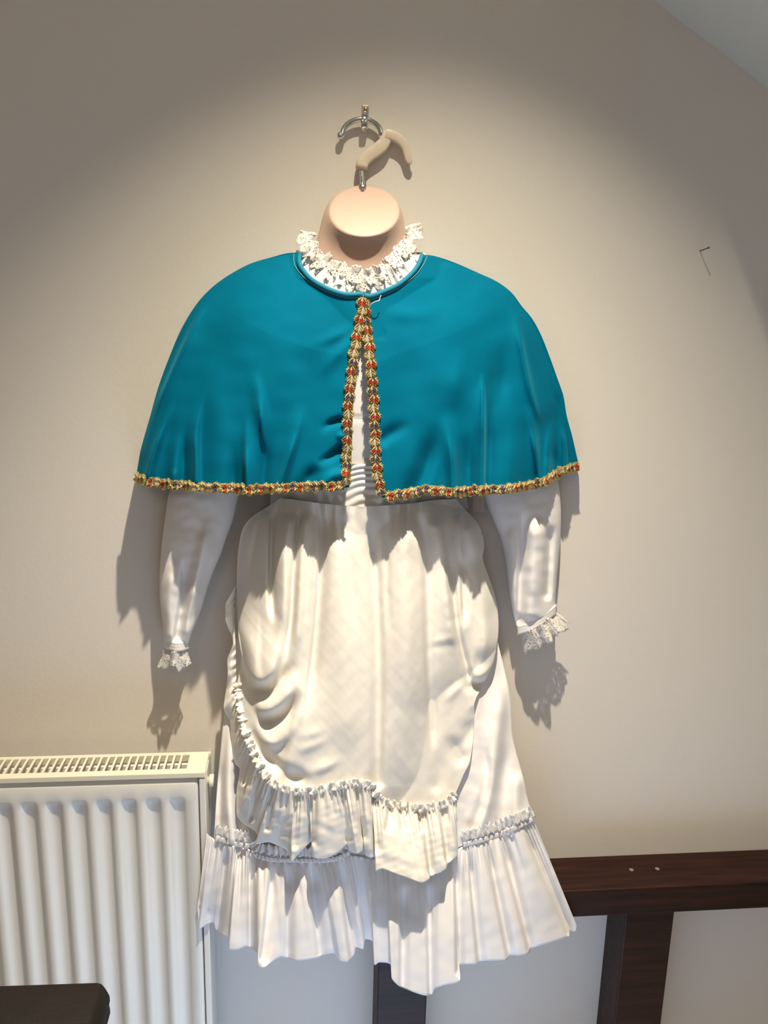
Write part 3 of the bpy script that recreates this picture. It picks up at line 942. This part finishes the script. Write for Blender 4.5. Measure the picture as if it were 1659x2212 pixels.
def blur(a, k, times=2):
    ker = np.ones(2 * k + 1) / (2 * k + 1)
    for _ in range(times):
        a = np.apply_along_axis(lambda r_: np.convolve(np.pad(r_, k, mode='edge'), ker, mode='valid'), 0, a)
        a = np.apply_along_axis(lambda r_: np.convolve(np.pad(r_, k, mode='edge'), ker, mode='valid'), 1, a)
    return a


pouch = np.zeros_like(dO)
for f_ in PF:
    pouch = pouch + fold(px, py, f_[0], f_[1] * 1.2, f_[2], f_[3], f_[4], f_[5])
dO = dO + blur(pouch, 2, 2)
for f_ in F_:
    dO = dO + fold(px, py, f_[0], f_[1] * 1.1, f_[2], f_[3], f_[4], f_[5])
# fine gathers at the waist
gth = np.clip(1 - (py - 1085) / 110, 0, 1)
dO = dO + 0.0042 * gth ** 1.3 * np.sin(px / 5.2 + 2.5 * np.sin(px / 23)) * (1 - w ** 6)
dO = dO + 0.0011 * smooth_noise(px, py, 150, 17, 1) * (1 - w ** 10) + 0.00025 * smooth_noise(px, py, 40, 18)
dO = np.maximum(dO, skirt_d(px, py) + 0.004)
ovs = tube_sheet('overskirt', px, py, dO, M['cream'], dress, back=0.020, inset=5)
d_head = dO[-1]
hx, hy = px[-1], py[-1]

# ruffle hanging from the overskirt's gathered heading
OR = [  # heading point -> outer edge point, edge depth, sharp
    (511, 1262, 496, 1290, .042), (509, 1290, 487, 1308, .036), (508, 1310, 488, 1342, .044), (508, 1350, 500, 1372, .030), (509, 1385, 503, 1392, .040), (509, 1410, 491, 1424, .034), (510, 1440, 492, 1452, .044),
    (510, 1470, 488, 1490, .036), (513, 1490, 483, 1528, .046), (517, 1510, 490, 1548, .034), (521, 1528, 497, 1560, .048), (525, 1550, 498, 1595, .036), (529, 1575, 500, 1625, .056), (536, 1596, 508, 1650, .046), (543, 1612, 518, 1662, .066),
    (552, 1634, 512, 1700, .056), (560, 1652, 510, 1728, .074), (566, 1662, 512, 1762, .064), (572, 1671, 526, 1779, .076), (580, 1683, 546, 1791, .090), (590, 1691, 557, 1806, .086), (598, 1697, 552, 1823, .100), (606, 1701, 580, 1819, .104), (618, 1704, 601, 1827, .098), (630, 1707, 622, 1838, .106),
    (640, 1708, 629, 1862, .128), (650, 1709, 645, 1845, .122), (660, 1709, 674, 1817, .100), (668, 1708, 674, 1846, .120), (680, 1707, 680, 1854, .128), (694, 1705, 706, 1854, .128), (708, 1702, 734, 1838, .122), (722, 1699, 749, 1824, .108), (734, 1697, 757, 1838, .116),
    (746, 1695, 771, 1844, .128), (758, 1692, 783, 1837, .120), (768, 1691, 785, 1818, .104), (778, 1693, 789, 1846, .112), (788, 1695, 802, 1853, .118), (798, 1698, 815, 1848, .106), (806, 1708, 811, 1881, .138), (814, 1720, 826, 1877, .142), (826, 1731, 857, 1888, .146),
    (842, 1737, 882, 1897, .146), (860, 1740, 905, 1906, .148), (880, 1743, 917, 1906, .148), (900, 1745, 928, 1899, .140), (914, 1745, 931, 1892, .118), (926, 1744, 951, 1885, .126), (940, 1742, 964, 1876, .128), (952, 1739, 968, 1865, .112), (964, 1733, 987, 1850, .106), (976, 1725, 990, 1832, .094), (985, 1713, 988, 1812, .080)]
OR = np.array(OR, float)
uu = np.linspace(0, 1, 640)
tp_ = at_param(OR[:, 0:2], uu)
OR[:, 4] = np.maximum(OR[:, 4] + 0.02, skirt_d(OR[:, 2], OR[:, 3]) + 0.75 * (OR[:, 4] - 0.08).clip(0) + 0.006)
ed = at_param(OR[:, 2:5], uu)
# depth of the heading along the ruffle: on the overskirt's edge, or on its left side higher up
dl = dO[:, 0]
yl = py[:, 0]
dtop = np.where(tp_[:, 1] < 1478, np.interp(tp_[:, 1], yl, dl) * 0.85, 0)
cum_h = np.concatenate([[0], np.cumsum(np.hypot(np.diff(hx), np.diff(hy)))])
near_i = np.argmin((tp_[:, 0][:, None] - hx) ** 2 + (tp_[:, 1][:, None] - hy) ** 2, axis=1)
dtop = np.where(tp_[:, 1] < 1478, dtop, d_head[near_i])
dtop = np.convolve(np.pad(dtop, 10, mode='edge'), np.ones(21) / 21, mode='valid')
v = np.linspace(0, 1, 50)[:, None]
PXo = tp_[:, 0] * (1 - v) + ed[:, 0] * v
PYo = tp_[:, 1] * (1 - v) + ed[:, 1] * v
gather = 0.0032 * np.sin(uu * 2 * math.pi * 70 + 3 * np.sin(uu * 50)) * np.exp(-v / 0.3)
dRo = (dtop + 0.001) * (1 - v) + ed[:, 2] * v + gather + 0.005 * np.sin(np.pi * v)
for (x0, y0, x1, y1) in [(640, 1712, 634, 1840), (672, 1712, 674, 1830), (736, 1700, 752, 1826), (770, 1696, 786, 1820), (806, 1712, 815, 1850), (842, 1742, 836, 1800), (866, 1744, 872, 1800), (900, 1748, 912, 1800), (915, 1748, 931, 1894),
                         (955, 1742, 967, 1866), (560, 1660, 540, 1780), (590, 1695, 575, 1800), (545, 1620, 525, 1700)]:
    dRo = dRo + fold(PXo, PYo, [(x0, y0), ((x0 + x1) / 2, (y0 + y1) / 2), (x1, y1)], -0.009, 5, 9, 0.05, 0.12)
dRo = dRo + 0.0010 * smooth_noise(PXo, PYo, 40, 77) * np.clip(v * 2.5, 0, 1)
part(grid_obj('overskirt_ruffle', P(PXo, PYo, np.maximum(dRo, skirt_d(PXo, PYo) + 0.006)), M['cream'], thick=0.0009), ovs)
# gathered heading strip
hp = [(x, y, float(d_) + 0.004) for x, y, d_ in zip(hx[::6], hy[::6], np.convolve(np.pad(d_head, 6, mode='edge'), np.ones(13) / 13, mode='valid')[::6])]
frill('gathered_heading', hp, 9, 9, 15, 0.0042, M['cream'], ovs, scallop=0.36, seed=5, nper=12, rows=7, jitter=0.42, thick=0.0008)

# ------------------------------------------------------------------ the cape
cape = thing('cape', 'short turquoise velvet cape edged with gold and red braid', 'cape', V(785, 1060, 0.0))
neckL = [(784, 637), (778, 636), (745, 636), (708, 624), (676, 606), (658, 588), (647, 569), (648, 545)]
hemL = [(755, 1053), (720, 1055), (685, 1056), (637, 1059), (590, 1061), (542, 1064), (494, 1061), (446, 1061), (400, 1057), (345, 1052), (315, 1047), (292, 1040)]
frontL = [(784, 637), (785, 660), (781, 690), (776, 720), (770, 760), (765, 805), (761, 850), (758, 900), (757.5, 950), (756, 1000), (755, 1053)]
outL = [(648, 545), (620, 547), (589, 555), (542, 569), (498, 592), (459, 620), (426, 655), (394, 706), (369, 763), (343, 833), (324, 900), (305, 967), (299, 999), (292, 1040)]
neckR = [(786, 637), (798, 640), (824, 632), (860, 615), (889, 591), (905, 569), (912, 550)]
hemR_ = [(824, 1075), (849, 1075), (888, 1069), (926, 1062), (967, 1067), (1003, 1067), (1035, 1064), (1080, 1063), (1111, 1060), (1143, 1055), (1175, 1047), (1195, 1035), (1220, 1022), (1253, 1012)]
frontR = [(786, 637), (786, 670), (788, 710), (792, 745), (795, 790), (798, 830), (801, 880), (803, 930), (804, 980), (808, 1025), (815, 1060), (824, 1075)]
outR = [(912, 550), (939, 553), (984, 568), (1032, 589), (1073, 608), (1105, 632), (1127, 661), (1150, 689), (1169, 724), (1188, 772), (1204, 817), (1217, 855), (1224, 897), (1236, 942), (1247, 990), (1253, 1012)]


def cape_panel(neck, hem, front, outer, d_edge, folds, name, seed):
    px, py, u, v = coons(neck, hem, front, outer, 170, 150)
    df = 0.100 + 0.014 * np.clip(v * 3, 0, 1) + 0.022 * v
    de = np.interp(v, [0, 0.25, 0.6, 1.0], d_edge)
    d = de + (df - de) * np.clip(1 - u ** 2.3, 0, 1) ** 0.85
    for f_ in folds:
        d = d + fold(px, py, f_[0], f_[1] * 1.15, f_[2] * 1.15, f_[3] * 1.15, min(0.85, f_[4] * 2.0), min(0.85, f_[5] * 1.6)) * np.clip((1 - u) / 0.04, 0, 1)
    d = d + 0.0042 * np.clip(v * 1.3 - 0.2, 0, 1) * np.sin((px - 785) / 33 + 1.6 * np.sin(py / 150.0) + seed) * np.clip((1 - u) / 0.12, 0, 1) * np.clip(u / 0.1, 0, 1)
    d = np.maximum(d, body_d(px, py) + 0.011)
    d = d + 0.0010 * smooth_noise(px, py, 140, seed) * np.clip((1 - u) / 0.1, 0, 1)
    # round the outer edge back towards the wall and across behind
    ext = []
    for t in (0.2, 0.45, 0.7, 0.9, 1.0):
        ext.append((px[:, -1] + (2.5 if px[0, -1] < 780 else -2.5) * t * t, py[:, -1], d[:, -1] + (0.006 - d[:, -1]) * t))
    for t in (0.5, 1.0):
        a = ext[4]
        ext.append((a[0] * (1 - t) + 785 * t, a[1] + 6 * t, a[2] * 0 + 0.006))
    PX = np.concatenate([px] + [e[0][:, None] for e in ext], 1)
    PY = np.concatenate([py] + [e[1][:, None] for e in ext], 1)
    D = np.concatenate([d] + [e[2][:, None] for e in ext], 1)
    pts = P(PX, PY, D)
    o = grid_obj(name, pts, M['velvet'], thick=0.0016, flip=(px[0, -1] < 780))
    part(o, cape)
    return o, pts[:, :170], (px, py, d)


FL = [([(449, 648), (415, 712), (370, 810), (327, 905), (300, 1040)], .010, 7, 22, .15, .0), ([(380, 860), (353, 916), (332, 980), (318, 1040)], .009, 8, 9, .3, .0), ([(440, 840), (424, 930), (424, 1058)], .011, 16, 6, .3, .0),
      ([(395, 900), (380, 980), (374, 1055)], .009, 10, 10, .4, .0), ([(400, 930), (398, 1000), (398, 1057)], -.006, 7, 7, .3, .0), ([(535, 880), (532, 960), (534, 1062)], .012, 7, 20, .4, .0), ([(508, 950), (504, 1060)], -.008, 12, 9, .4, 0),
      ([(545, 790), (561, 860), (574, 985)], .009, 14, 9, .3, .3), ([(660, 860), (640, 935), (602, 1060)], .012, 18, 9, .35, .0), ([(690, 1000), (650, 1058)], -.008, 14, 12, .3, 0), ([(470, 760), (468, 900), (466, 1060)], .006, 26, 26, .3, 0),
      ([(580, 900), (566, 1062)], -.008, 13, 11, .4, 0), ([(745, 960), (715, 985), (680, 1005)], -.009, 7, 9, .1, .4), ([(745, 905), (715, 915), (690, 935)], -.007, 7, 8, .1, .4), ([(748, 940), (722, 945)], .005, 6, 6, .1, .4),
      ([(770, 725), (725, 770), (690, 820)], .004, 10, 12, .2, .4), ([(765, 700), (715, 730), (660, 750)], .003, 10, 10, .2, .4), ([(755, 1020), (715, 1030), (690, 1055)], .008, 10, 14, .1, .2)]
FR = [([(1042, 800), (1044, 900), (1041, 1062)], .013, 16, 5, .25, .0), ([(1062, 830), (1058, 950), (1056, 1062)], -.007, 10, 10, .3, 0), ([(1108, 640), (1122, 730), (1140, 820), (1168, 925)], .009, 14, 8, .2, .25), ([(1136, 870), (1150, 930), (1169, 1050)], .011, 8, 9, .3, .0),
      ([(960, 880), (970, 950), (980, 1066)], .011, 12, 14, .35, .0), ([(945, 905), (925, 990), (895, 1066)], -.013, 20, 14, .3, .0), ([(1010, 930), (1012, 1066)], -.007, 14, 12, .3, 0), ([(1100, 900), (1106, 1060)], .006, 20, 18, .3, 0),
      ([(1195, 900), (1184, 970), (1182, 1045)], .009, 8, 8, .3, .0), ([(1205, 860), (1218, 930), (1222, 1022)], .008, 7, 6, .3, .0), ([(1160, 950), (1158, 1050)], -.006, 7, 7, .4, 0), ([(1200, 960), (1203, 1030)], -.006, 6, 6, .3, 0),
      ([(990, 745), (985, 830), (975, 900)], .006, 22, 16, .3, .3), ([(1082, 720), (1085, 800), (1080, 900)], -.007, 18, 14, .3, .3), ([(815, 960), (850, 935), (890, 910)], -.006, 10, 14, .1, .4),
      ([(795, 690), (815, 715), (840, 735)], -.004, 8, 8, .1, .4), ([(800, 670), (900, 680), (1000, 650)], .003, 16, 16, .2, .4), ([(1180, 760), (1200, 830), (1216, 880)], .005, 6, 6, .2, .2)]
FL += [([(450, 646), (415, 712), (370, 810), (330, 900), (306, 1000)], .0045, 5, 5, .1, .1), ([(420, 926), (424, 980), (423, 1040)], .004, 5, 5, .3, 0), ([(532, 958), (534, 1050)], .004, 5, 5, .3, 0),
       ([(561, 855), (566, 920), (574, 985)], .0035, 5, 6, .2, .2), ([(641, 929), (622, 990), (602, 1044)], .004, 6, 5, .2, 0), ([(353, 916), (335, 970), (318, 1030)], .004, 5, 5, .2, 0), ([(378, 1010), (374, 1050)], .004, 5, 5, .2, 0)]
FR += [([(1043, 800), (1043, 930), (1041, 1055)], .005, 5, 4, .1, 0), ([(1115, 680), (1134, 790), (1150, 860), (1168, 920)], .0045, 6, 5, .15, .15), ([(1147, 920), (1157, 980), (1168, 1045)], .004, 5, 5, .2, 0),
       ([(968, 929), (976, 990), (979, 1057)], .004, 5, 6, .2, 0), ([(1182, 983), (1183, 1045)], .004, 5, 5, .2, 0), ([(1220, 919), (1221, 1012)], .004, 5, 5, .2, 0), ([(1190, 790), (1206, 840), (1214, 870)], .003, 4, 4, .2, .2)]
cpL, gL, dL = cape_panel(neckL, hemL, frontL, outL, [0.022, 0.034, 0.045, 0.056], FL, 'front_panel', 3)
cpR, gR, dR_ = cape_panel(neckR, hemR_, frontR, outR, [0.022, 0.030, 0.022, 0.012], FR, 'front_panel', 4)

# bound neck edge
for gg, cp in ((gL, cpL), (gR, cpR)):
    edge = gg[0, ::3]
    nrm_out = np.array([0, -1.0, 0])
    part(tube_obj('neck_binding', edge + nrm_out * 0.0015, 0.0032, M['velvet_edge'], sides=10), cape)
    st_ = gg[3, 4:-2:1] + nrm_out * 0.0012
    part(tube_obj('stitching', st_[::3], 0.0004, basic('stitch_thread', (0.25, 0.5, 0.52), 0.7), sides=5), cape)


# braid -------------------------------------------------------------
def motif_mesh(name, leaf, second):
    bm = bmesh.new()
    L, Wd = 0.0118, 0.0148
    # backing lobe: scalloped plate
    n = 12
    outer = []
    for k in range(n):
        a = 2 * math.pi * k / n
        outer.append((0.56 * L * math.cos(a), 0.47 * Wd * math.sin(a) + 0.0006 * math.sin(2 * a)))
    lo = [bm.verts.new((x, y, 0)) for x, y in outer]
    hi = [bm.verts.new((x * 0.82, y * 0.86, 0.0012)) for x, y in outer]
    c = bm.verts.new((0, 0, 0.0016))
    for k in range(n):
        f = bm.faces.new((lo[k], lo[(k + 1) % n], hi[(k + 1) % n], hi[k]))
        f.material_index = 0
        f = bm.faces.new((hi[k], hi[(k + 1) % n], c))
        f.material_index = 1 if hi[k].co.x + hi[(k + 1) % n].co.x > -0.002 else 2
    # leaves in a chevron, as raised lozenges
    def leafm(cx, cy, ang, ln, wd, mi, h=0.0026):
        ca, sa = math.cos(ang), math.sin(ang)
        p = [(ln / 2, 0, .001), (0, wd / 2, .001), (-ln / 2, 0, .001), (0, -wd / 2, .001)]
        vs = [bm.verts.new((cx + x * ca - y * sa, cy + x * sa + y * ca, z)) for x, y, z in p]
        t = [bm.verts.new((cx + x * ca, cy + x * sa, h)) for x in (ln * 0.28, -ln * 0.28)]
        for q in ((vs[0], vs[1], t[0]), (vs[1], t[1], t[0]), (vs[1], vs[2], t[1]), (vs[2], vs[3], t[1]), (vs[3], t[0], t[1]), (vs[3], vs[0], t[0])):
            bm.faces.new(q).material_index = mi
    for sy in (-1, 1):
        leafm(0.0012, sy * 0.0031, sy * 0.75, 0.0082, 0.0036, 1, 0.0030)
        leafm(-0.0026, sy * 0.0031, sy * 0.75, 0.0080, 0.0013, 0, 0.0034)
        leafm(0.0048, sy * 0.0031, sy * 0.75, 0.0072, 0.0012, 0, 0.0034)
    # beaded gold cord along both scalloped edges
    for sy in (-1, 1):
        for k in range(6):
            a = math.pi * (0.12 + 0.76 * k / 5)
            x, y = 0.56 * L * math.cos(a), sy * 0.50 * Wd * math.sin(a)
            r = 0.0010
            b0 = [bm.verts.new((x + r * math.cos(t), y + r * math.sin(t), 0.0002)) for t in (0.3, 1.87, 3.44, 5.01)]
            tp = bm.verts.new((x, y, 0.0024))
            for q in range(4):
                bm.faces.new((b0[q], b0[(q + 1) % 4], tp)).material_index = 0
    me = bpy.data.meshes.new(name)
    bm.to_mesh(me)
    bm.free()
    for m in (M['gold'], M[leaf], M[second]):
        me.materials.append(m)
    return me


MOT = [motif_mesh('motif_red', 'redthread', 'silver'), motif_mesh('motif_pale', 'silver', 'silver'), motif_mesh('motif_purple', 'purple', 'silver')]


def lay_braid(path, normals, sequence_start):
    """Backing tape plus one lobe after another along a 3-D path."""
    p = np.asarray(path)
    k = np.ones(5) / 5
    ps = p.copy()
    for c_ in range(3):
        ps[:, c_] = np.convolve(np.pad(p[:, c_], 2, mode='edge'), k, mode='valid')
    seg = np.linalg.norm(np.diff(ps, axis=0), axis=1)
    cum = np.concatenate([[0], np.cumsum(seg)])
    n = max(2, int(round(cum[-1] / 0.0116)))
    tan = np.gradient(ps, axis=0)
    tan /= np.linalg.norm(tan, axis=1)[:, None]
    nn = normals - tan * (normals * tan).sum(1)[:, None]
    nn /= np.linalg.norm(nn, axis=1)[:, None]
    bi = np.cross(nn, tan)
    rows = [ps + bi * o + nn * h for o, h in ((-0.0062, 0.0004), (-0.003, 0.0010), (0.003, 0.0010), (0.0062, 0.0004))]
    base = part(grid_obj('braid', np.array(rows), M['tape'], thick=0.0006), cape, 'gold braid with red and purple leaf motifs')
    for i in range(n):
        s = (i + 0.5) / n * cum[-1]
        at = np.array([np.interp(s, cum, ps[:, c_]) for c_ in range(3)])
        t = np.array([np.interp(s, cum, tan[:, c_]) for c_ in range(3)])
        no = np.array([np.interp(s, cum, nn[:, c_]) for c_ in range(3)])
        t /= np.linalg.norm(t)
        no -= t * (no @ t)
        no /= np.linalg.norm(no)
        b2 = np.cross(no, t)
        j = (i + sequence_start) % 4
        me = MOT[(0, 1, 0, 2)[j]] if random.random() > 0.12 else MOT[random.choice((1, 2))]
        o = link(bpy.data.objects.new('braid_motif', me))
        o.parent = base
        pos = at + no * 0.0011 + b2 * (0.0009 if i % 2 else -0.0009)
        o.matrix_local = Matrix(((t[0], b2[0], no[0], pos[0]), (t[1], b2[1], no[1], pos[1]), (t[2], b2[2], no[2], pos[2]), (0, 0, 0, 1))) @ Matrix.Rotation(random.uniform(-.12, .12), 4, 'Z') @ Matrix.Diagonal((seg.sum() / n / 0.0116, random.uniform(.93, 1.07), 1, 1))
    return base


def grid_normals(g):
    du = np.gradient(g, axis=1)
    dv = np.gradient(g, axis=0)
    n = np.cross(du, dv)
    n /= np.linalg.norm(n, axis=-1)[..., None] + 1e-12
    s = np.where(n[..., 1] > 0, -1.0, 1.0)
    return n * s[..., None]


for gg, st0 in ((gL, 0), (gR, 1)):
    gn = grid_normals(gg)
    fj = 3
    i0 = 2
    # the front edge, then the hem
    frp = gg[i0:-2, fj]
    fn = gn[i0:-2, fj] * 0.4 + np.array([0, -1.0, 0.1])
    off = np.array([0.0, -0.0022, 0]) if gg is gL else np.array([0.0, -0.0008, 0])
    lay_braid(frp + off, fn, st0)
    hp_ = gg[-3, 4:]
    hn = gn[-3, 4:] * 0.5 + np.array([0, -1.0, 0.2])
    lay_braid(hp_ + np.array([0, -0.0012, 0]), hn, st0 + 1)

# loose thread ends at the neck of the cape
th = [V(798, 664, 0.112), V(803, 656, 0.116), V(812, 651, 0.119), V(819, 649, 0.118), V(821, 643, 0.117), V(823, 638, 0.118)]
part(tube_obj('loose_thread', cr([tuple(v_) for v_ in th], 24), 0.0006, M['sash'], sides=6), cape, 'white loose thread')
